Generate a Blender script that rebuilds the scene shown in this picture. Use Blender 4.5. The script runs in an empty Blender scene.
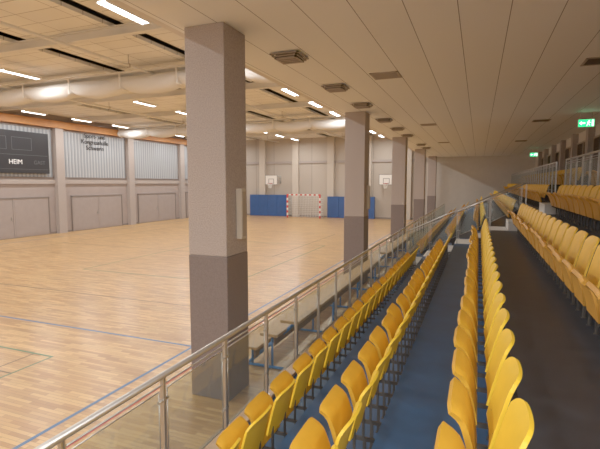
import bpy, math, random
from mathutils import Vector, Matrix
random.seed(4)
scene = bpy.context.scene
COL = scene.collection
CZ = 3.1

# ---------------------------------------------------------------- materials
def srgb(r, g, b):
    f = lambda c: (c/255/12.92) if c/255 <= 0.04045 else ((c/255+0.055)/1.055)**2.4
    return (f(r), f(g), f(b), 1)

def mat(name, col, rough=0.6, metal=0.0, noise=0.0, nscale=8, bump=0.0, spec=0.5, emis=None, estr=0):
    m = bpy.data.materials.new(name); m.use_nodes = True
    nt = m.node_tree; b = nt.nodes['Principled BSDF']
    b.inputs['Base Color'].default_value = col
    b.inputs['Roughness'].default_value = rough
    b.inputs['Metallic'].default_value = metal
    b.inputs['Specular IOR Level'].default_value = spec
    if emis:
        b.inputs['Emission Color'].default_value = emis
        b.inputs['Emission Strength'].default_value = estr
    if noise > 0 or bump > 0:
        tc = nt.nodes.new('ShaderNodeTexCoord')
        n = nt.nodes.new('ShaderNodeTexNoise'); n.inputs['Scale'].default_value = nscale
        n.inputs['Detail'].default_value = 4
        nt.links.new(tc.outputs['Object'], n.inputs['Vector'])
        if noise > 0:
            mr = nt.nodes.new('ShaderNodeMapRange'); mr.inputs[1].default_value = 0.3; mr.inputs[2].default_value = 0.7
            nt.links.new(n.outputs['Fac'], mr.inputs[0])
            mx = nt.nodes.new('ShaderNodeMix'); mx.data_type = 'RGBA'
            mx.inputs[6].default_value = tuple(c*(1-noise) for c in col[:3])+(1,)
            mx.inputs[7].default_value = tuple(min(1, c*(1+noise)) for c in col[:3])+(1,)
            nt.links.new(mr.outputs[0], mx.inputs[0])
            nt.links.new(mx.outputs[2], b.inputs['Base Color'])
        if bump > 0:
            bp = nt.nodes.new('ShaderNodeBump'); bp.inputs['Strength'].default_value = bump
            bp.inputs['Distance'].default_value = 0.01
            nt.links.new(n.outputs['Fac'], bp.inputs['Height'])
            nt.links.new(bp.outputs['Normal'], b.inputs['Normal'])
    return m

def brickmat(name, c1, c2, mortar, bw, rh, ms, rough=0.6, rot=(0, 0, 0), offset=0.0, spec=0.5, shift=(0,0,0), noise=None):
    m = bpy.data.materials.new(name); m.use_nodes = True
    nt = m.node_tree; b = nt.nodes['Principled BSDF']
    tc = nt.nodes.new('ShaderNodeTexCoord'); mp = nt.nodes.new('ShaderNodeMapping')
    mp.inputs['Rotation'].default_value = rot; mp.inputs['Location'].default_value = shift
    br = nt.nodes.new('ShaderNodeTexBrick'); br.offset = offset
    br.inputs['Color1'].default_value = c1; br.inputs['Color2'].default_value = c2
    br.inputs['Mortar'].default_value = mortar
    br.inputs['Scale'].default_value = 1; br.inputs['Brick Width'].default_value = bw
    br.inputs['Row Height'].default_value = rh; br.inputs['Mortar Size'].default_value = ms
    br.inputs['Mortar Smooth'].default_value = 0.2
    nt.links.new(tc.outputs['Object'], mp.inputs['Vector'])
    nt.links.new(mp.outputs['Vector'], br.inputs['Vector'])
    out = br.outputs['Color']
    if noise:
        n = nt.nodes.new('ShaderNodeTexNoise'); n.inputs['Scale'].default_value = noise[0]
        mp2 = nt.nodes.new('ShaderNodeMapping'); mp2.inputs['Scale'].default_value = noise[2] if len(noise)>2 else (1,1,1)
        nt.links.new(tc.outputs['Object'], mp2.inputs['Vector']); nt.links.new(mp2.outputs['Vector'], n.inputs['Vector'])
        n.inputs['Detail'].default_value = 5
        mr = nt.nodes.new('ShaderNodeMapRange'); mr.inputs[1].default_value=0.3; mr.inputs[2].default_value=0.7
        mr.inputs[3].default_value = 1-noise[1]; mr.inputs[4].default_value = 1+noise[1]
        nt.links.new(n.outputs['Fac'], mr.inputs[0])
        mx = nt.nodes.new('ShaderNodeVectorMath'); mx.operation = 'SCALE'
        nt.links.new(out, mx.inputs[0]); nt.links.new(mr.outputs[0], mx.inputs['Scale'])
        out = mx.outputs[0]
    nt.links.new(out, b.inputs['Base Color'])
    b.inputs['Roughness'].default_value = rough
    b.inputs['Specular IOR Level'].default_value = spec
    return m

R90 = math.pi/2
M = {}
M['parquet'] = brickmat('parquet', srgb(204,162,104), srgb(168,122,70), srgb(122,86,50), 0.48, 0.065, 0.002, 0.28, (0,0,0), 0.5, 0.42, noise=(1.2, 0.11, (0.5,3,1)))
M['ceil'] = brickmat('stand_ceiling_panels', srgb(244,243,240), srgb(240,239,235), srgb(120,114,106), 80, 0.6, 0.006, 0.7, (0,0,R90), 0.0, 0.3, shift=(20.0,0.29,0))
M['hallceil'] = brickmat('hall_ceiling_panels', srgb(240,237,230), srgb(233,229,221), srgb(168,158,144), 1.25, 0.62, 0.012, 0.8, (0,0,0), 0.0, 0.2)
M['roof'] = mat('dark_roof_void', srgb(80,72,64), 0.9)
M['wall'] = brickmat('beige_wall_panels', srgb(186,174,160), srgb(177,165,152), srgb(132,120,110), 1.9, 9.0, 0.02, 0.7, (R90,0,0), 0.0, 0.3)
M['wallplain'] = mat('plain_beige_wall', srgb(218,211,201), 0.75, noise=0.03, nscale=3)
M['wallbase'] = mat('mauve_wall_paint', srgb(156,143,138), 0.75, noise=0.05, nscale=2)
M['pilaster'] = mat('pilaster_plaster', srgb(166,154,147), 0.8, noise=0.08, nscale=30)
M['pilasterb'] = mat('end_wall_pilaster_beige', srgb(198,186,171), 0.8, noise=0.05, nscale=30)
M['door'] = mat('beige_mauve_door', srgb(154,142,137), 0.55, noise=0.04, nscale=3)
M['doorframe'] = mat('door_frame_paint', srgb(122,111,105), 0.5)
M['concrete'] = mat('washed_aggregate_concrete', srgb(172,158,150), 0.9, noise=0.2, nscale=60, bump=0.45)
M['cladding'] = mat('grey_taupe_speckled_cladding', srgb(118,104,99), 0.7, noise=0.16, nscale=60, bump=0.25)
M['yellow'] = mat('yellow_lacquered_ply_shell', srgb(248,198,44), 0.5, noise=0.05, nscale=5, spec=0.35)
M['ochre'] = mat('amber_lacquered_ply_seat', srgb(224,164,42), 0.5, noise=0.08, nscale=5, spec=0.35)
M['woodback'] = mat('golden_wood_backrest', srgb(236,180,54), 0.5, noise=0.08, nscale=5, spec=0.35)
M['woodseat'] = mat('golden_ochre_folded_seat', srgb(208,146,52), 0.5, noise=0.1, nscale=5, spec=0.35)
M['bracket'] = mat('grey_steel_bracket', srgb(78,74,70), 0.5, 0.4)
M['steel'] = mat('brushed_stainless_steel', srgb(186,183,178), 0.35, 0.85)
M['tread'] = mat('blue_linoleum_tread', srgb(32,74,116), 0.5, noise=0.15, nscale=3)
M['treaddark'] = mat('near_black_tread', srgb(44,47,54), 0.5, noise=0.15, nscale=4)
M['riser'] = mat('dark_riser', srgb(48,56,68), 0.7)
M['ledge'] = mat('wooden_ledge', srgb(176,146,112), 0.5, noise=0.1, nscale=12)
M['step'] = mat('pale_grey_step', srgb(208,204,198), 0.7, noise=0.06, nscale=10)
M['orange'] = mat('dull_orange_brown_wood_band', srgb(184,122,66), 0.6, noise=0.1, nscale=3)
M['white'] = mat('white_paint', srgb(236,232,224), 0.5)
M['cream'] = mat('cream_loudspeaker_case', srgb(196,184,166), 0.6)
M['curtain'] = mat('white_rolled_curtain', srgb(228,226,222), 1.0, spec=0.0)
M['black'] = mat('black_panel', srgb(30,31,36), 0.35)
M['darkglass'] = mat('dark_glazing', srgb(34,30,28), 0.1)
M['bluemat'] = mat('blue_vinyl_mat', srgb(28,72,134), 0.5, noise=0.14, nscale=1.5)
M['blue'] = mat('blue_enamel', srgb(50,120,185), 0.4)
M['red'] = mat('red_paint', srgb(206,52,44), 0.5)
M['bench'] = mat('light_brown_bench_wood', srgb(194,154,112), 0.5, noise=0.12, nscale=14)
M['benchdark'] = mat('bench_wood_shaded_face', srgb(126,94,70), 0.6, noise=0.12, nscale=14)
M['vent'] = mat('vent_metal', srgb(165,150,134), 0.6)
M['ventdark'] = mat('vent_dark', srgb(92,80,70), 0.8)
M['lblue'] = mat('line_blue', srgb(60,102,144), 0.4)
M['lred'] = mat('line_red', srgb(190,52,44), 0.4)
M['lgreen'] = mat('line_green', srgb(80,116,78), 0.4)
M['lblack'] = mat('line_dark', srgb(100,80,56), 0.4)
M['net'] = mat('net_cord', srgb(235,232,225), 0.8)
M['lampw'] = mat('lamp_diffuser', (1,1,1,1), 0.5, emis=(1,0.97,0.92,1), estr=9)
M['green'] = mat('exit_sign_green', srgb(20,170,95), 0.4, emis=srgb(20,210,115), estr=2.0)
M['signwhite'] = mat('exit_sign_white', (1,1,1,1), 0.4, emis=(0.85,1,0.92,1), estr=2.0)
M['text'] = mat('pale_lettering', srgb(230,230,228), 0.5, emis=(0.9,0.9,0.9,1), estr=0.2)
M['textdim'] = mat('scoreboard_dim_marking', srgb(84,86,90), 0.5)
M['darktext'] = mat('dark_wall_lettering', srgb(30,28,30), 0.6)
M['steelw'] = mat('white_steel_beam', srgb(228,224,216), 0.6)
def corr(name,c1,c2):
    m = bpy.data.materials.new(name); m.use_nodes = True
    nt = m.node_tree; b = nt.nodes['Principled BSDF']
    tc = nt.nodes.new('ShaderNodeTexCoord'); sp = nt.nodes.new('ShaderNodeSeparateXYZ')
    w = nt.nodes.new('ShaderNodeMath'); w.operation = 'MULTIPLY'; w.inputs[1].default_value = 26
    s = nt.nodes.new('ShaderNodeMath'); s.operation = 'SINE'
    mr = nt.nodes.new('ShaderNodeMapRange'); mr.inputs[1].default_value = -1
    mx = nt.nodes.new('ShaderNodeMix'); mx.data_type = 'RGBA'
    mx.inputs[6].default_value = c1; mx.inputs[7].default_value = c2
    nt.links.new(tc.outputs['Object'], sp.inputs[0]); nt.links.new(sp.outputs['Y'], w.inputs[0])
    nt.links.new(w.outputs[0], s.inputs[0]); nt.links.new(s.outputs[0], mr.inputs[0])
    nt.links.new(mr.outputs[0], mx.inputs[0]); nt.links.new(mx.outputs[2], b.inputs['Base Color'])
    b.inputs['Roughness'].default_value = 0.5
    return m
M['corr'] = corr('ribbed_profile_glass', srgb(132,137,143), srgb(174,178,182))
def glassmat():
    m = bpy.data.materials.new('clear_balustrade_glass'); m.use_nodes = True
    nt = m.node_tree; nt.nodes.clear()
    o = nt.nodes.new('ShaderNodeOutputMaterial'); t = nt.nodes.new('ShaderNodeBsdfTransparent')
    t.inputs[0].default_value = (0.85,0.90,0.89,1)
    g = nt.nodes.new('ShaderNodeBsdfGlossy'); g.inputs['Roughness'].default_value = 0.03
    df = nt.nodes.new('ShaderNodeBsdfDiffuse'); df.inputs[0].default_value=(0.75,0.8,0.8,1)
    x = nt.nodes.new('ShaderNodeMixShader'); x.inputs[0].default_value = 0.10
    x2 = nt.nodes.new('ShaderNodeMixShader'); x2.inputs[0].default_value = 0.04
    nt.links.new(t.outputs[0], x.inputs[1]); nt.links.new(g.outputs[0], x.inputs[2])
    nt.links.new(x.outputs[0], x2.inputs[1]); nt.links.new(df.outputs[0], x2.inputs[2])
    nt.links.new(x2.outputs[0], o.inputs[0])
    return m
M['glass'] = glassmat()

# ---------------------------------------------------------------- helpers
def mesh_obj(name, verts, faces, mats, parent=None, loc=(0,0,0), smooth=False, midx=None):
    me = bpy.data.meshes.new(name); me.from_pydata([tuple(v) for v in verts], [], faces)
    if not isinstance(mats, (list, tuple)): mats = [mats]
    for mm in mats: me.materials.append(mm)
    if midx: me.polygons.foreach_set('material_index', midx)
    if smooth is True: me.polygons.foreach_set('use_smooth', [True]*len(faces))
    elif smooth: me.polygons.foreach_set('use_smooth', smooth)
    me.update()
    o = bpy.data.objects.new(name, me); o.location = loc
    if parent: o.parent = parent
    COL.objects.link(o); return o

BF = [(0,3,2,1),(4,5,6,7),(0,1,5,4),(1,2,6,5),(2,3,7,6),(3,0,4,7)]
def boxdata(x0,x1,y0,y1,z0,z1):
    return [(x0,y0,z0),(x1,y0,z0),(x1,y1,z0),(x0,y1,z0),(x0,y0,z1),(x1,y0,z1),(x1,y1,z1),(x0,y1,z1)]
class Build:
    def __init__(s): s.v=[]; s.f=[]; s.m=[]; s.s=[]
    def box(s,x0,x1,y0,y1,z0,z1,mi=0):
        n=len(s.v); s.v+=boxdata(x0,x1,y0,y1,z0,z1); s.f+=[tuple(i+n for i in f) for f in BF]; s.m+=[mi]*6; s.s+=[False]*6
    def tube(s,p,q,r,seg=10,mi=0,cap=True):
        p=Vector(p); q=Vector(q); d=(q-p).normalized()
        a=d.orthogonal().normalized(); b=d.cross(a); n=len(s.v)
        for c in (p,q):
            for i in range(seg):
                t=2*math.pi*i/seg; s.v.append(tuple(c+a*math.cos(t)*r+b*math.sin(t)*r))
        for i in range(seg):
            j=(i+1)%seg; s.f.append((n+i,n+j,n+seg+j,n+seg+i)); s.m.append(mi); s.s.append(True)
        if cap:
            s.f.append(tuple(n+i for i in reversed(range(seg)))); s.f.append(tuple(n+seg+i for i in range(seg))); s.m+=[mi]*2; s.s+=[False]*2
    def raw(s,v,f,mi=0,sm=False):
        n=len(s.v); s.v+=[tuple(x) for x in v]; s.f+=[tuple(i+n for i in q) for q in f]; s.m+=[mi]*len(f)
        s.s += list(sm) if isinstance(sm,(list,tuple)) else [sm]*len(f)
    def obj(s,name,mats,parent=None,loc=(0,0,0)):
        return mesh_obj(name,s.v,s.f,mats,parent,loc,smooth=s.s,midx=s.m)
def box(name,x0,x1,y0,y1,z0,z1,m,parent=None,bev=0):
    cx,cy,cz=(x0+x1)/2,(y0+y1)/2,z0
    if parent is None:
        o=mesh_obj(name,boxdata(x0-cx,x1-cx,y0-cy,y1-cy,0,z1-z0),BF,m,None,(cx,cy,cz))
    else:
        o=mesh_obj(name,boxdata(x0,x1,y0,y1,z0,z1),BF,m,parent)
    if bev:
        b=o.modifiers.new('bevel','BEVEL'); b.width=bev; b.segments=2
    return o
def thing(name,label,cat,loc=(0,0,0),group=None):
    o=bpy.data.objects.new(name,None); o.location=loc; o.empty_display_size=0.1
    o['label']=label; o['category']=cat
    if group: o['group']=group
    COL.objects.link(o); return o
def tag(o,label,cat,group=None):
    o['label']=label; o['category']=cat
    if group: o['group']=group
    return o
def struct(o,label,cat):
    o['kind']='structure'; o['label']=label; o['category']=cat; return o
def clone(root, loc, rot=None):
    r=root.copy(); r.location=loc
    if rot: r.rotation_euler=rot
    COL.objects.link(r); out=[]
    for c in list(root.children):
        k=c.copy(); k.parent=r; COL.objects.link(k); out.append(k)
        for g in list(c.children):
            h=g.copy(); h.parent=k; COL.objects.link(h)
    return r,out
def shell(fn,nu,nv,th):
    P=[[Vector(fn(-1+2*i/nu, j/nv)) for i in range(nu+1)] for j in range(nv+1)]
    N=[[None]*(nu+1) for _ in range(nv+1)]
    for j in range(nv+1):
        for i in range(nu+1):
            du=P[j][min(i+1,nu)]-P[j][max(i-1,0)]; dv=P[min(j+1,nv)][i]-P[max(j-1,0)][i]
            N[j][i]=du.cross(dv).normalized()
    v=[];f=[];sm=[]
    W=nu+1
    for s in (0.5,-0.5):
        for j in range(nv+1):
            for i in range(W): v.append(P[j][i]+N[j][i]*th*s)
    off=W*(nv+1)
    for j in range(nv):
        for i in range(nu):
            a=j*W+i; f.append((a,a+1,a+W+1,a+W)); f.append((off+a,off+a+W,off+a+W+1,off+a+1)); sm+=[True,True]
    ring=[i for i in range(W)]+[j*W+nu for j in range(1,nv+1)]+[nv*W+i for i in range(nu-1,-1,-1)]+[j*W for j in range(nv-1,0,-1)]
    n=len(v)
    for k in ring: v.append(v[k])
    for k in ring: v.append(v[off+k])
    L=len(ring)
    for k in range(L):
        a,b=k,(k+1)%L; f.append((n+b,n+a,n+L+a,n+L+b)); sm.append(False)
    return v,f,sm
def text(name,s,size,m,parent,loc,rot,align='CENTER',ext=0.004,off=0.0):
    cu=bpy.data.curves.new(name,'FONT'); cu.body=s; cu.size=size; cu.align_x=align; cu.align_y='CENTER'; cu.extrude=ext; cu.offset=off
    t=bpy.data.objects.new(name+'_tmp',cu); COL.objects.link(t)
    bpy.context.view_layer.update()
    me=bpy.data.meshes.new_from_object(t.evaluated_get(bpy.context.evaluated_depsgraph_get()))
    bpy.data.objects.remove(t)
    me.materials.clear(); me.materials.append(m)
    o=bpy.data.objects.new(name,me); o.location=loc; o.rotation_euler=rot; o.parent=parent; COL.objects.link(o); return o

# ---------------------------------------------------------------- shell
XL,XR,YN,YB=-24.2,3.95,-8.0,39.0
ZH,ZS,ZR=7.2,5.22,7.9
struct(box('floor',XL-0.3,XR+0.3,YN-0.3,YB+0.3,-0.2,0,M['parquet']),'light oak strip parquet sports hall floor','floor')
struct(box('wall_left',XL-0.3,XL,YN,YB,0,ZR,M['wallbase']),'mauve grey painted long side wall of the hall','wall')
struct(box('wall_back',XL-0.3,-4.04,YB,YB+0.3,0,ZR,M['wall']),'beige end wall with vertical panel joints','wall')
struct(box('wall_back',-4.04,XR+0.3,YB,YB+0.3,0,ZR,M['wallplain']),'plain end wall behind the stand, beige lightened in place of light','wall')  # separate paler section: its colour makes up for the shade under the stand ceiling
struct(box('wall_right',XR,XR+0.3,YN,YB,0,ZR,M['wallplain']),'beige rear wall above the spectator stand','wall')
struct(box('wall_front',XL-0.3,XR+0.3,YN-0.3,YN,0,ZR,M['wallplain']),'beige end wall of the hall','wall')
struct(box('ceiling',XL-0.3,XR+0.3,YN-0.3,YB+0.3,ZR,ZR+0.2,M['roof']),'dark roof void above suspended panels','ceiling')
struct(box('ceiling',-3.98,XR,YN,YB,ZS,ZS+0.15,M['ceil']),'low cream panelled ceiling over the spectator stand','ceiling')
struct(box('trim_1',-4.1,-3.98,YN,YB,ZS,ZR,M['wallplain']),'bulkhead between low stand ceiling and high hall ceiling','bulkhead')
for a,b in [(-24.15,-19.95),(-19.35,-12.85),(-12.2,-9.15),(-8.55,-4.15)]:
    struct(box('ceiling',a,b,YN,YB,ZH,ZH+0.1,M['hallceil']),'cream suspended ceiling panel band over the court','ceiling')
for y in [3.5,9.6,16.9,21.7,29.0,33.5]:
    B=Build(); B.box(-9.9,9.9,-0.09,0.09,0.0,0.03); B.box(-9.9,9.9,-0.02,0.02,0.03,0.22); B.box(-9.9,9.9,-0.09,0.09,0.22,0.25)
    o=B.obj('roof_beam',[M['steelw']],None,(-14.2,y,ZH-0.26)); tag(o,'pale steel roof beam spanning under the hall ceiling','roof beam','hall roof beams')
for x in (-19.65,-12.52,-8.85):
    B=Build(); L=YB-YN-0.2
    for z in (0,0.42): B.box(-0.06,0.06,0,L,z,z+0.07)
    n=int(L/0.9)
    for i in range(n):
        y0=i*L/n; y1=(i+1)*L/n
        if i%2: B.tube((0,y0,0.05),(0,y1,0.44),0.02,6)
        else: B.tube((0,y0,0.44),(0,y1,0.05),0.02,6)
    o=B.obj('roof_truss',[M['steelw']],None,(x,YN+0.1,ZH+0.12)); tag(o,'long lattice steel truss in a dark ceiling gap','roof truss','hall roof trusses')
for x in (-10.6,-17.4):
    r=thing('service_pipe','thin pale service pipe hung below the hall ceiling','pipe',(x,YN+0.2,ZH-0.34),'hall service pipes')
    B=Build(); B.tube((0,0,0),(0,46.4,0),0.045,10); B.obj('pipe_run',[M['steelw']],r)
    for k in range(8):
        B=Build(); yy=1.3+k*6.1; B.tube((0,yy,0.04),(0,yy,0.34),0.012,6); B.box(-0.06,0.06,yy-0.02,yy+0.02,-0.06,-0.045); B.box(-0.06,-0.05,yy-0.02,yy+0.02,-0.05,0.06); B.box(0.05,0.06,yy-0.02,yy+0.02,-0.05,0.06)
        B.obj('pipe_hanger',[M['vent']],r)

def lines(name,rects,m,label,arcs=()):
    B=Build()
    for x0,x1,y0,y1 in rects:
        B.raw([(x0,y0,0),(x1,y0,0),(x1,y1,0),(x0,y1,0)],[(0,1,2,3)])
    for cx,cy,r,a0,a1,w in arcs:
        n=40; v=[]
        for i in range(n+1):
            t=a0+(a1-a0)*i/n
            v+= [(cx+math.cos(t)*(r-w/2),cy+math.sin(t)*(r-w/2),0),(cx+math.cos(t)*(r+w/2),cy+math.sin(t)*(r+w/2),0)]
        B.raw(v,[(2*i,2*i+1,2*i+3,2*i+2) for i in range(n)])
    o=B.obj(name,[m],None,(0,0,0.003)); struct(o,label,'floor marking'); return o
lines('trim_2',[(-4.98,-4.92,-6,37.5),(-22.5,-22.44,-6,37.5),(-22.5,-4.93,6.95,7.01)],M['lblue'],'blue painted court lines on parquet')
lines('trim_3',[(-4.46,-4.39,-6,38),(-23.0,-4.4,37.9,37.95)],M['lred'],'red painted court lines on parquet')
lines('trim_4',[(-7.02,-6.98,-3.4,5.6),(-13.2,-6.98,5.6,5.65),(-13.2,-13.15,-3.4,5.6),(-13.2,-6.97,12,12.05),(-7.02,-6.97,12,21),(-13.2,-13.15,12,21),(-13.2,-6.97,21,21.05)],M['lgreen'],'green painted badminton court lines')
lines('trim_5',[(-20,-8,17,17.05),(-20,-8,26,26.05),(-20,-19.95,-2,26),(-8.03,-7.98,17,26),(-22,-5,9.3,9.34),(-7.45,-7.42,-3.4,5.6),(-12,-7.0,4.85,4.88)],M['lblack'],'dark painted court lines on parquet',
      [(-14.4,38,6,math.pi,2*math.pi,0.05),(-14.4,7,1.8,0,2*math.pi,0.04)])

# ---------------------------------------------------------------- left wall
pil=[2.2,8.3,14.4,20.5,26.6,32.8,38.7]
for i,y in enumerate(pil):
    o=box('trim_%d'%(10+i),XL,XL+0.28,y-0.28,y+0.28,0,6.4,M['pilaster']); struct(o,'taupe plastered wall pilaster','pilaster')
struct(box('trim_20',XL,XL+0.34,YN,YB,6.42,6.84,M['orange']),'dull orange-brown wooden band at the top of the side wall','trim')
struct(box('trim_21',XL,XL+0.10,YN,YB,3.05,3.3,M['pilaster']),'window sill band along the side wall','trim')
struct(box('baseboard_left',XL,XL+0.03,YN,YB,0,0.12,M['doorframe']),'dark skirting of the side wall','baseboard')
for i in range(len(pil)-1):
    a,b=pil[i]+0.34,pil[i+1]-0.34
    root=thing('window_%d'%(i+1),'tall ribbed profile-glass window between pilasters','window',(XL,(a+b)/2,3.4)); root['kind']='structure'
    h=(b-a)/2
    B=Build(); B.box(0,0.06,-h,h,0,0.06); B.box(0,0.06,-h,h,2.88,2.94); B.box(0,0.06,-h,-h+0.06,0,2.94); B.box(0,0.06,h-0.06,h,0,2.94)
    B.obj('window_frame',[M['doorframe']],root)
    v=[];f=[];n=int(2*h/0.06)
    for j in range(n+1):
        y=-h+0.06+(2*h-0.12)*j/n; x=0.02+(0.02 if j%2 else 0)
        v+=[(x,y,0.06),(x,y,2.88)]
    f=[(2*j,2*j+2,2*j+3,2*j+1) for j in range(n)]
    mesh_obj('window_pane',v,f,M['corr'],root)
    dw=2.25 if i!=3 else 2.15
    c=(a+b)/2
    root=thing('door_%d'%(i+1),'wide beige-mauve storage room gate in the side wall','door',(XL,c,0)); root['kind']='structure'
    B=Build(); B.box(0,0.08,-dw-0.05,-dw,0,2.28); B.box(0,0.08,dw,dw+0.05,0,2.28); B.box(0,0.08,-dw-0.05,dw+0.05,2.23,2.28)
    B.obj('door_frame',[M['doorframe']],root)
    B=Build(); 
    B.box(0,0.045,-dw+0.01,-0.01,0.03,2.22); B.box(0,0.045,0.01,dw-0.01,0.03,2.22)
    B.box(0.045,0.055,-dw+0.1,-0.1,0.12,2.12); B.box(0.045,0.055,0.1,dw-0.1,0.12,2.12)
    d=B.obj('door_leaf',[M['door']],root)
    B=Build(); B.box(0.055,0.09,-0.14,-0.11,1.0,1.2); B.obj('handle',[M['steel']],d)

rt=(R90,0,R90)
sb=thing('scoreboard','black electronic scoreboard with white lettering on the side wall','scoreboard',(XL+0.065,17.65,3.65))
box('casing',0.0,0.16,-2.1,2.1,0.0,2.35,M['black'],sb,0.01)
text('lettering','HEIM',0.36,M['text'],sb,(0.17,-0.02,0.62),rt)
text('lettering','GAST',0.30,M['textdim'],sb,(0.17,1.45,0.62),rt)
B=Build()
def fr(y0,y1,z0,z1,w=0.02):
    B.box(0.16,0.17,y0,y1,z1-w,z1); B.box(0.16,0.17,y0,y1,z0,z0+w); B.box(0.16,0.17,y0,y0+w,z0,z1); B.box(0.16,0.17,y1-w,y1,z0,z1)
B.box(0.16,0.17,-2.0,2.0,0.22,0.24); B.box(0.16,0.17,-2.0,2.0,1.02,1.04)
fr(-1.7,-0.5,1.3,2.0); fr(-0.2,1.0,1.3,2.0)
B.obj('display_frame',[M['textdim']],sb)
wl=thing('wall_lettering','dark hall name lettering mounted before the ribbed window','lettering',(XL+0.065,23.45,5.40))
for s,z in (('Sport- und',0.79),('Kongresshalle',0.40),('Schwerin',0.01)):
    text('lettering_line',s,0.41,M['darktext'],wl,(0,0,z),rt,off=0.004)

# ---------------------------------------------------------------- back wall equipment
struct(box('baseboard_back',XL,XR,YB-0.03,YB,0,0.12,M['doorframe']),'dark skirting of the end wall','baseboard')
struct(box('trim_22',XL,-4.1,YB-0.12,YB,4.9,5.1,M['pilaster']),'horizontal ledge band on the end wall','trim')
for i,x in enumerate((-22.6,-19.2,-15.8,-12.4,-9.0,-5.6)):
    o=box('trim_%d'%(30+i),x-0.3,x+0.3,YB-0.32,YB,0,ZH,M['pilasterb']); struct(o,'pale beige pilaster of the end wall','pilaster')
def mats_wall(x0,x1,n,label,h,y=YB-0.56):
    wd=(x1-x0)/n
    for i in range(n):
        o=box('gym_mat',x0+i*wd+0.006,x0+(i+1)*wd-0.006,y,y+0.2,0,h,M['bluemat'],None,0.02)
        tag(o,label,'gym mat','blue wall mats')
mats_wall(-20.4,-16.6,4,'upright blue vinyl protective mat against end wall',2.0)
mats_wall(-12.6,-8.3,4,'upright blue vinyl protective mat against end wall',1.9)
g=thing('handball_goal','red and white striped handball goal with net','goal',(-14.4,37.2,0))
B=Build()
def striped(p,q,n):
    p=Vector(p);q=Vector(q)
    for i in range(n):
        a=p+(q-p)*i/n;b=p+(q-p)*(i+1)/n
        lo=[min(a[k],b[k]) for k in range(3)];hi=[max(a[k],b[k]) for k in range(3)]
        for k in range(3):
            if hi[k]-lo[k]<1e-6: lo[k]-=0.055;hi[k]+=0.055
        B.box(lo[0],hi[0],lo[1],hi[1],lo[2],hi[2],i%2)
striped((-1.54,0,0),(-1.54,0,2.0),9); striped((1.54,0,0),(1.54,0,2.0),9); striped((-1.6,0,2.055),(1.6,0,2.055),15)
B.obj('goal_frame',[M['red'],M['white']],g)
B=Build()
for sx in (-1.54,1.54):
    B.tube((sx,0,2.0),(sx,0.8,1.9),0.02,6); B.tube((sx,0.8,1.9),(sx,1.0,0.02),0.02,6); B.tube((sx,0,0.02),(sx,1.0,0.02),0.02,6)
B.tube((-1.54,1.0,0.02),(1.54,1.0,0.02),0.02,6)
B.obj('goal_stay',[M['steel']],g)
B=Build()
for i in range(21):
    x=-1.54+3.08*i/20; B.tube((x,0.8,1.9),(x,1.0,0.03),0.012,4,cap=False)
for j in range(12):
    t=j/11; B.tube((-1.54,0.8+0.2*t,1.9-1.87*t),(1.54,0.8+0.2*t,1.9-1.87*t),0.012,4,cap=False)
for sx in (-1.54,1.54):
    for j in range(6):
        z=0.3+j*0.3; B.tube((sx,0,z),(sx,0.9,z),0.01,4,cap=False)
B.obj('goal_net',[M['net']],g)
def hoop(x):
    h=thing('basketball_hoop','wall-mounted basketball hoop with white rectangular backboard','basketball hoop',(x,YB-0.002,3.05),'end wall basketball hoops')
    w=0.62
    box('backboard',-w,w,-1.24,-1.2,-0.12,0.78,M['white'],h,0.01)
    B=Build()
    for a in [(-w,w,0.74,0.78),(-w,w,-0.12,-0.08),(-0.27,0.27,0.40,0.44),(-0.27,0.27,0.0,0.04)]: B.box(a[0],a[1],-1.255,-1.24,a[2],a[3])
    for a in (-w,w-0.04): B.box(a,a+0.04,-1.255,-1.24,-0.12,0.78)
    for a in (-0.27,0.23): B.box(a,a+0.04,-1.255,-1.24,0.0,0.44)
    B.obj('board_marking',[M['doorframe']],h)
    B=Build(); n=20
    pts=[(0.225*math.cos(2*math.pi*i/n),-1.52+0.225*math.sin(2*math.pi*i/n),0) for i in range(n)]
    for i in range(n): B.tube(pts[i],pts[(i+1)%n],0.014,6)
    B.box(-0.06,0.06,-1.32,-1.24,-0.05,0.02)
    B.obj('rim',[M['red']],h)
    B=Build()
    for i in range(n):
        p=pts[i]; q=[(0.12*math.cos(2*math.pi*(i+k)/n),-1.52+0.12*math.sin(2*math.pi*(i+k)/n),-0.42) for k in (2,-2)]
        for z in q: B.tube(p,z,0.006,4,cap=False)
    B.obj('net',[M['net']],h)
    for sx in (-0.4,0.4):
        B=Build()
        B.tube((sx,-1.2,0.05),(sx,-0.005,0.05),0.03,8); B.tube((sx,-1.2,0.65),(sx,-0.005,0.65),0.03,8); B.tube((sx,-1.2,0.65),(sx,-0.03,0.08),0.02,8)
        B.box(sx-0.05,sx+0.05,-0.02,0,0.0,0.75)
        B.obj('wall_bracket',[M['steel']],h)
hoop(-17.8); hoop(-7.2)

# ---------------------------------------------------------------- hall ceiling lamps
proto=None
ENERGY=78
LC=(1.0,0.985,0.965)
def hall_lamp(loc):
    global proto
    if proto is None:
        r=thing('ceiling_light','slim fluorescent strip light under hall ceiling','ceiling light',loc,'hall strip lights')
        B=Build(); B.box(-0.12,0.12,-0.70,0.70,-0.06,0.0); B.box(-0.135,-0.115,-0.70,0.70,-0.10,0.0); B.box(0.115,0.135,-0.70,0.70,-0.10,0.0)
        B.obj('housing',[M['white']],r)
        box('diffuser',-0.11,0.11,-0.67,0.67,-0.085,-0.06,M['lampw'],r)
        ld=bpy.data.lights.new('strip_lamp','AREA'); ld.shape='RECTANGLE'; ld.size=0.22; ld.size_y=1.34; ld.energy=ENERGY; ld.color=LC
        lo=bpy.data.objects.new('strip_lamp',ld); lo.location=(0,0,-0.105); lo.parent=r; COL.objects.link(lo)
        proto=r; return
    clone(proto,loc)
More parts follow.
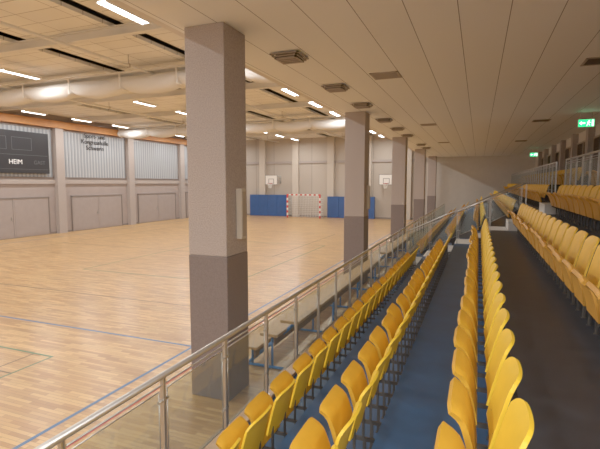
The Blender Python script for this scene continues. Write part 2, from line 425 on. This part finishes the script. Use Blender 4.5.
for x in (-7.4,-14.9,-22.3):
    for k in range(14):
        hall_lamp((x,-4.4+k*3.15,ZH-0.28))

# rolled partition curtains: soft white bundle sagging between straps
for y in (12.93,25.5):
    r=thing('partition_curtain','wide white partition curtain rolled up, sagging between straps','partition curtain',(-14.1,y,6.64),'rolled partition curtains')
    v=[];f=[];n=200;seg=24
    for i in range(n+1):
        x=-9.7+19.4*i/n; u=(x*0.42)%1.0; bulge=math.sin(math.pi*u)**0.5
        for k in range(seg):
            t=2*math.pi*k/seg
            rr=0.22+0.09*bulge+0.008*math.sin(4*t+i*0.35)
            v.append((x,rr*1.2*math.cos(t),rr*math.sin(t)-0.14*bulge))
    for i in range(n):
        for k in range(seg):
            a=i*seg+k;b=i*seg+(k+1)%seg; f.append((a,b,b+seg,a+seg))
    f.append(tuple(range(seg))); f.append(tuple(n*seg+k for k in reversed(range(seg))))
    mesh_obj('curtain_roll',v,f,M['curtain'],r,smooth=True)
    for i in range(9):
        x=(i-4)/0.42; B=Build(); B.box(x-0.03,x+0.03,-0.34,0.34,-0.28,-0.26); B.box(x-0.03,x+0.03,-0.36,-0.34,-0.28,0.30); B.box(x-0.03,x+0.03,0.34,0.36,-0.28,0.30)
        if abs(x)<9.7: B.obj('suspension_strap',[M['steelw']],r)
    box('head_rail',-9.7,9.7,-0.24,0.24,0.26,0.33,M['steelw'],r)

# ---------------------------------------------------------------- columns
for i in range(5):
    y0=5.34+8.0*i
    c=thing('column','square aggregate concrete column with brown lower cladding','column',(-3.51,y0+0.3,0),'stand front columns')
    box('shaft',-0.31,0.31,-0.30,0.30,2.08,ZS,M['concrete'],c,0.012)
    box('base_cladding',-0.315,0.315,-0.305,0.305,0.0,2.08,M['cladding'],c,0.012)
    if i<2:
        s=thing('column_loudspeaker','slim cream loudspeaker box mounted on a column','loudspeaker',(-3.195,y0+0.33,2.3),'column loudspeakers')
        box('casing',0.0,0.09,-0.07,0.07,0,0.72,M['cream'],s,0.012)
        box('grille',0.09,0.095,-0.05,0.05,0.04,0.68,M['vent'],s)

# ---------------------------------------------------------------- stand terrace
NR=6; S=0.9
XROW=[-1.62+S*i for i in range(NR)]
TZ=[0.42,0.86,1.30,1.74,2.24,2.78,3.30]
RX=[x+0.10 for x in XROW]
edges=[-2.42]+RX+[XR-0.01]
Y0,Y1=-6.0,37.2
for i in range(NR+1):
    x0,x1=edges[i],edges[i+1]; z=TZ[i]
    B=Build(); B.box(x0,x1,Y0,Y1,0,z-0.005,1)
    B.box(x0,x1,Y0,Y1,z-0.005,z,0)
    o=B.obj('floor',[M['tread'] if i<3 else M['treaddark'],M['riser']]); struct(o,('stepped stand tier with dark blue linoleum covering' if i<3 else 'stepped stand tier with near-black linoleum covering'),'floor')
kb=thing('stand_front_kerb','pale wooden kerb along the stand front edge','kerb',(-2.42,0,0))
box('fascia',-0.05,-0.001,Y0,Y1,0,0.42,M['wallbase'],kb)
box('kerb_board',-0.09,0.12,Y0,Y1,0.422,0.47,M['ledge'],kb,0.008)

AY0,AY1=14.1,15.3
stairs=thing('aisle_stairs','light grey concrete aisle steps with white nosings crossing the stand','stairs',(0,AY0,0))
for i in range(NR):
    x=RX[i]; z=TZ[i]+0.001; hh=(TZ[i+1]-TZ[i])/2; B=Build()
    B.box(x-0.36,x-0.002,0,AY1-AY0,z,z+hh,0)
    B.box(x-0.365,x-0.33,0,AY1-AY0,z+hh-0.03,z+hh+0.005,1)
    B.obj('half_step',[M['step'],M['white']],stairs)
    B=Build(); z=TZ[i+1]+0.001
    B.box(x,x+0.04,0,AY1-AY0,z,z+0.006,1)
    B.box(x+0.04,x+S-0.37 if i<NR-1 else XR-0.02,0,AY1-AY0,z,z+0.004,0)
    B.obj('landing',[M['step'],M['white']],stairs)
B=Build(); B.box(-2.28,RX[0]-0.37,0,AY1-AY0,TZ[0]+0.001,TZ[0]+0.005,0); B.obj('landing',[M['step']],stairs)

# ---------------------------------------------------------------- seats
def back_fn(u,v):
    zt=0.81-0.055*abs(u)**6; zb=0.40+0.01*abs(u)**4
    z=zb+(zt-zb)*v
    t=max(0,(z-0.40)/0.41)
    x=-0.170+0.115*t**1.1-0.024*u*u*(0.5+0.5*t)+0.016*max(0,(t-0.8)/0.2)**2
    return (x,0.218*u*(1-0.01*abs(2*v-1)**4),z)
def pan_fn(u,v):
    L=0.38-0.035*abs(u)**7
    s=L*v
    x=0.018*math.sin(math.pi*min(1,v*1.05))*(1-0.3*u*u)-0.045*(max(0,v-0.75)/0.25)**2
    return (x,-0.210*u*(1-0.01*(1-v)),s)
bv,bf,bs=shell(back_fn,16,10,0.020)
pv,pf,ps=shell(pan_fn,16,10,0.034)
def bracket_build():
    B=Build()
    for y in (-0.14,0.14):
        B.box(-0.255,0.0,y-0.010,y+0.010,0.22,0.25); B.box(-0.26,-0.24,y-0.010,y+0.010,0.22,0.28)
        B.box(-0.168,-0.150,y-0.010,y+0.010,0.25,0.48)
        B.box(-0.010,0.0,y-0.025,y+0.025,0.18,0.29)
        B.box(-0.16,-0.135,y-0.010,y+0.010,0.0,0.22); B.box(-0.17,-0.125,y-0.02,y+0.02,0.0,0.006)
    B.tube((-0.25,-0.19,0.265),(-0.25,0.19,0.265),0.010,8)
    return B
BB=bracket_build()
slots=[]
PITCH=0.54
for i in range(NR):
    for a,b in ((0.76,14.02),(15.75,36.9)):
        y=a+(0.02 if i%2 else 0.0)
        while y+0.48<=b:
            slots.append((RX[i]-0.001,y+0.24,TZ[i]+0.001,i))
            y+=PITCH
slots.sort(key=lambda s:math.hypot(s[0],s[1]))
HX,HZ=-0.255,0.265
def mk_proto(loc,mb,ms,label):
    r=thing('stadium_seat',label,'seat',loc,'yellow tip-up seats on the stand')
    mesh_obj('backrest',bv,bf,mb,r,smooth=bs)
    mesh_obj('seat',pv,pf,ms,r,(HX,0,HZ),smooth=ps)
    BB.obj('bracket',[M['bracket']],r)
    return r
protos={}
far=Build()
for k,(x,y,z,i) in enumerate(slots):
    ang=-math.radians(random.uniform(12,20))
    key=0 if i<3 else 1
    if k<300:
        if key not in protos:
            r=mk_proto((x,y,z),M['yellow'] if key==0 else M['woodback'],M['ochre'] if key==0 else M['woodseat'],
                'bright yellow plywood tip-up seat folded up in the lower rows' if key==0 else 'golden wood tip-up seat folded up in the upper rows')
            protos[key]=r; ch=list(r.children)
        else:
            r,ch=clone(protos[key],(x,y,z))
        for c in ch:
            if c.name.startswith('seat'): c.rotation_euler=(0,ang,0)
    else:
        R=Matrix.Rotation(ang,3,'Y')
        far.raw([(a[0]+x,a[1]+y,a[2]+z) for a in bv],bf,0,bs)
        far.raw([tuple((R@Vector(a))+Vector((x+HX,y,z+HZ))) for a in pv],pf,1,ps)
        far.raw([(a[0]+x,a[1]+y,a[2]+z) for a in BB.v],BB.f,2,BB.s)
if far.v:
    o=far.obj('stadium_seat_rows',[M['yellow'],M['ochre'],M['bracket']])
    tag(o,'distant rows of yellow folded tip-up seats','seats','yellow tip-up seats on the stand'); o['kind']='stuff'

# ---------------------------------------------------------------- railings
def railing(pts,label,zrail,glass=True,hr=0.027):
    r=thing('glass_railing' if glass else 'handrail_stand',label,'railing',pts[0])
    o=Vector(pts[0])
    P=[Vector(p)-o for p in pts]; T=[p+Vector((0,0,h)) for p,h in zip(P,zrail)]
    B=Build(); B.tube(T[0],T[-1],hr,14); B.obj('handrail',[M['steel']],r)
    if glass:
        B=Build(); d0=Vector((0,0,0.075)); B.tube(T[0]-d0,T[-1]-d0,0.008,8); B.obj('second_rail',[M['steel']],r)
    for k,(p,t) in enumerate(zip(P,T)):
        B=Build()
        d=(P[-1]-P[0]); d.z=0; d.normalize(); q=Vector((-d.y,d.x,0))
        a=0.018
        for s in (-1,1):
            c=d*(0.011*s)
            vs=[]
            for zz in (p.z,t.z-0.02):
                base=Vector((p.x,p.y,zz))+c
                for e,g2 in ((-1,-1),(1,-1),(1,1),(-1,1)): vs.append(base+d*0.0045*e+q*a*g2)
            B.raw(vs,BF)
        if glass:
            for fz in (0.28,0.80):
                zz=p.z+(t.z-p.z)*fz
                c=Vector((p.x,p.y,zz)); B.tube(c-d*0.06,c+d*0.06,0.013,8)
        B.tube(p,p+Vector((0,0,0.012)),0.04,12)
        B.obj('post',[M['steel']],r)
    for k in range(len(P)-1):
        if not glass: break
        a,b=P[k],P[k+1]; d=(b-a); dh=Vector((d.x,d.y,0)).normalized(); q=Vector((-dh.y,dh.x,0))*0.005
        ta,tb=T[k],T[k+1]
        f0=0.05; L=Vector((d.x,d.y,0)).length; u0=f0/L; u1=1-u0
        def at(A,Bp,u,dz): return A+(Bp-A)*u+Vector((0,0,dz))
        lo0=at(a,b,u0,0.10); lo1=at(a,b,u1,0.10); hi0=at(ta,tb,u0,-0.12); hi1=at(ta,tb,u1,-0.12)
        vs=[lo0-q,lo1-q,lo1+q,lo0+q,hi0-q,hi1-q,hi1+q,hi0+q]
        gp=mesh_obj('glass_panel',vs,BF,M['glass'],r)
        B=Build()
        for c0,c1 in ((lo0,lo1),(lo1,hi1),(hi1,hi0),(hi0,lo0)): B.tube(c0,c1,0.006,6)
        B.obj('panel_frame',[M['steel']],gp)
    return r
YR=15.45
pts=[(-2.37,2.91-0.973*8+0.973*i,0.47) for i in range(0,43)]
railing(pts,'stainless steel railing with glass panels along the stand front',[1.05]*len(pts))
def slope(Y,i0,i1,label,glass):
    pts=([(-2.2,Y,TZ[0]+0.001)] if i0==0 else [])+[(RX[i]+0.06,Y,TZ[i+1]+0.001) for i in range(i0,i1)]
    x0,zt0=-2.2,TZ[0]+1.05; x1,zt1=RX[3]+0.06,3.10
    hs=[zt0+(zt1-zt0)*(p[0]-x0)/(x1-x0)-p[2] for p in pts]
    railing(pts,label,hs,glass,0.020)
slope(YR,0,4,'sloping glass railing climbing the stand beside the aisle stairs',True)
slope(14.05,1,4,'sloping steel handrail at the end of the seat rows',False)
pts=[(2.16,AY0-0.15-0.72*i,TZ[5]+0.001) for i in range(20)]
railing(pts,'glass railing in front of the upper seat row',[0.94]*len(pts),True,0.022)
pts=[(2.16,YR+0.12+0.72*i,TZ[5]+0.001) for i in range(29)]
railing(pts,'glass railing in front of the distant upper seats',[0.94]*len(pts),True,0.022)

# ---------------------------------------------------------------- right wall glazing and pillars
for i in range(14):
    y=-4+3.0*i
    if y>38: break
    o=box('trim_%d'%(50+i),XR-0.22,XR,y-0.2,y+0.2,TZ[6]+0.001,ZS,M['pilaster']); struct(o,'beige pillar between glazed doors behind the stand','pillar')
    if i<13 and y+2.8<38.9:
        r=thing('window_%d'%(20+i),'dark glazed foyer door pair behind the stand','window',(XR,y+1.5,TZ[6]+0.001)); r['kind']='structure'
        B=Build()
        for yy in (-1.3,-0.03,1.24): B.box(-0.06,0,yy,yy+0.06,0,1.5)
        B.box(-0.06,0,-1.3,1.3,0,0.08); B.box(-0.06,0,-1.3,1.3,1.44,1.5)
        B.obj('window_frame',[M['vent']],r)
        box('window_pane',-0.03,-0.01,-1.25,1.25,0.08,1.44,M['darkglass'],r)
def exit_sign(loc,label):
    r=thing('emergency_exit_sign',label,'exit sign',loc,'green emergency exit signs')
    box('casing',-0.22,0.22,0.0,0.07,-0.12,0.12,M['white'],r,0.008)
    box('sign_face',-0.205,0.205,-0.006,0.0,-0.105,0.105,M['green'],r)
    B=Build()
    cyl=[(0.018*math.cos(t*0.524)+0.07,-0.009,0.018*math.sin(t*0.524)+0.065) for t in range(12)]
    B.raw(cyl,[tuple(range(12))])
    def poly(p): B.raw([(x,-0.009,z) for x,z in p],[tuple(range(len(p)))])
    poly([(0.045,0.045),(0.085,0.04),(0.065,-0.02),(0.035,-0.012)])
    poly([(0.06,-0.015),(0.035,-0.01),(0.0,-0.085),(0.018,-0.09)])
    poly([(0.04,-0.015),(0.065,-0.02),(0.10,-0.055),(0.085,-0.085),(0.08,-0.055)])
    poly([(0.08,0.035),(0.12,0.01),(0.115,-0.002),(0.075,0.02)])
    poly([(0.05,0.04),(0.015,0.02),(0.02,0.008),(0.055,0.025)])
    poly([(0.14,0.09),(0.19,0.09),(0.19,-0.09),(0.14,-0.09)])
    poly([(-0.19,0),(-0.12,0.06),(-0.12,0.02),(-0.03,0.02),(-0.03,-0.02),(-0.12,-0.02),(-0.12,-0.06)])
    B.obj('pictogram',[M['signwhite']],r)
    for x in (-0.15,0.15):
        B=Build(); B.tube((x,0.035,0.12),(x,0.035,ZS-loc[2]),0.008,8)
        B.obj('hanger_rod',[M['steel']],r)
exit_sign((2.95,16.0,CZ+1.80),'glowing green emergency exit sign with running figure and arrow')
exit_sign((3.1,31.5,CZ+1.75),'small distant glowing green emergency exit sign')

# ---------------------------------------------------------------- ceiling vents
def vent_box(loc):
    r=thing('ceiling_vent','square brown louvred air diffuser hanging below stand ceiling','air vent',loc,'louvred ceiling diffusers')
    B=Build()
    for k,(s,z) in enumerate(((0.25,-0.02),(0.22,-0.05),(0.19,-0.08))):
        B.box(-s,s,-s,-s+0.03,z-0.016,z); B.box(-s,s,s-0.03,s,z-0.016,z); B.box(-s,-s+0.03,-s,s,z-0.016,z); B.box(s-0.03,s,-s,s,z-0.016,z)
    for k in range(4): B.box(-0.17,0.17,-0.15+0.09*k,-0.12+0.09*k,-0.10,-0.09)
    B.obj('louvre',[M['vent']],r)
    box('vent_core',-0.17,0.17,-0.17,0.17,-0.09,0.0,M['ventdark'],r)
for y in (-2.2,0.4,2.4,7.1,9.7,12.1,15.2,17.8,20.4,25.5,28,):
    vent_box((-3.0,y,ZS))
for loc in ((-1.78,9.1),(-1.78,17.2),(-1.78,25),(1.9,9.4),(1.9,17.5),(1.9,25.5),(-1.78,1.0)):
    r=thing('ceiling_grille','flat square ventilation grille set in stand ceiling','air vent',(loc[0],loc[1],ZS),'flat ceiling grilles')
    B=Build(); s=0.27; z0,z1=-0.015,0
    B.box(-s,s,-s,-s+0.04,z0,z1); B.box(-s,s,s-0.04,s,z0,z1); B.box(-s,-s+0.04,-s,s,z0,z1); B.box(s-0.04,s,-s,s,z0,z1)
    B.obj('grille_frame',[M['vent']],r)
    B=Build()
    for k in range(9): B.box(-0.23,0.23,-0.215+0.05*k,-0.19+0.05*k,-0.012,-0.002)
    B.obj('grille_slats',[M['vent'] if loc[0]<0 else M['ventdark']],r)
    box('grille_core',-0.23,0.23,-0.23,0.23,-0.002,0,M['ventdark'] if loc[0]>0 else M['door'],r)

# ---------------------------------------------------------------- wooden bleacher tiers beside the columns
def bleacher(y0,y1,label):
    r=thing('wooden_bleacher',label,'bleacher',(-2.58,y0,0)); L=y1-y0
    tiers=((-0.17,0.84),(-0.54,0.58),(-0.91,0.32))
    for k,(x,z) in enumerate(tiers):
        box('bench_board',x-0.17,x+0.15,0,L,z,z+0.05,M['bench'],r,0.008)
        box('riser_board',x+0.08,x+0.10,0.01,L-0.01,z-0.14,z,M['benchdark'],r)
    n=int(L/1.75)
    for k in range(n+1):
        yy=0.12+(L-0.6)*k/n; B=Build()
        B.tube((-1.0,yy,0.03),(-0.12,yy+0.42,0.84),0.03,8)
        B.tube((-1.0,yy,0.025),(-0.10,yy,0.025),0.024,8); B.tube((-0.10,yy,0.025),(-0.10,yy,0.84),0.024,8)
        B.tube((-0.91,yy,0.03),(-0.91,yy,0.32),0.02,8); B.tube((-0.54,yy,0.03),(-0.54,yy,0.58),0.02,8)
        B.obj('support_frame',[M['blue']],r)
bleacher(6.5,13.1,'long wooden bench tiers on angled blue steel supports')
bleacher(14.2,21.1,'second long wooden bench tiers further along the stand')

# ---------------------------------------------------------------- stand fill lamps, added out of view behind the camera to brighten it
for (x,y,e) in ((-1.8,-1.2,90),(0.6,-1.6,100),(2.6,-1.2,120),(-1.8,-4.5,90),(0.6,-4.5,90),(2.6,-4.5,95)):
    r=thing('added_fill_light','square ceiling fill light added behind the camera for the stand','ceiling light',(x,y,ZS),'added stand fill lights')
    B=Build(); s=0.32
    B.box(-s,s,-s,-s+0.03,-0.03,0); B.box(-s,s,s-0.03,s,-0.03,0); B.box(-s,-s+0.03,-s,s,-0.03,0); B.box(s-0.03,s,-s,s,-0.03,0)
    B.obj('fill_light_frame',[M['white']],r)
    box('diffuser',-0.29,0.29,-0.29,0.29,-0.015,0,M['lampw'],r)
    ld=bpy.data.lights.new('fill_lamp','AREA'); ld.shape='SQUARE'; ld.size=0.55; ld.energy=e; ld.color=LC
    lo=bpy.data.objects.new('fill_lamp',ld); lo.location=(0,0,-0.03); lo.parent=r; COL.objects.link(lo)

# ---------------------------------------------------------------- world, camera
wd=bpy.data.worlds.new('world'); scene.world=wd; wd.use_nodes=True
wd.node_tree.nodes['Background'].inputs[0].default_value=(1,0.9,0.78,1)
wd.node_tree.nodes['Background'].inputs[1].default_value=0.05
cam=bpy.data.cameras.new('camera'); co=bpy.data.objects.new('camera',cam); COL.objects.link(co)
cam.sensor_width=36; cam.lens=27; cam.clip_start=0.05; cam.clip_end=200
co.location=(0,0,CZ); co.rotation_euler=(math.radians(90-5.27),0,math.radians(21.6))
scene.camera=co
scene.view_settings.view_transform='Standard'
scene.view_settings.exposure=0.0
scene.view_settings.gamma=1.35
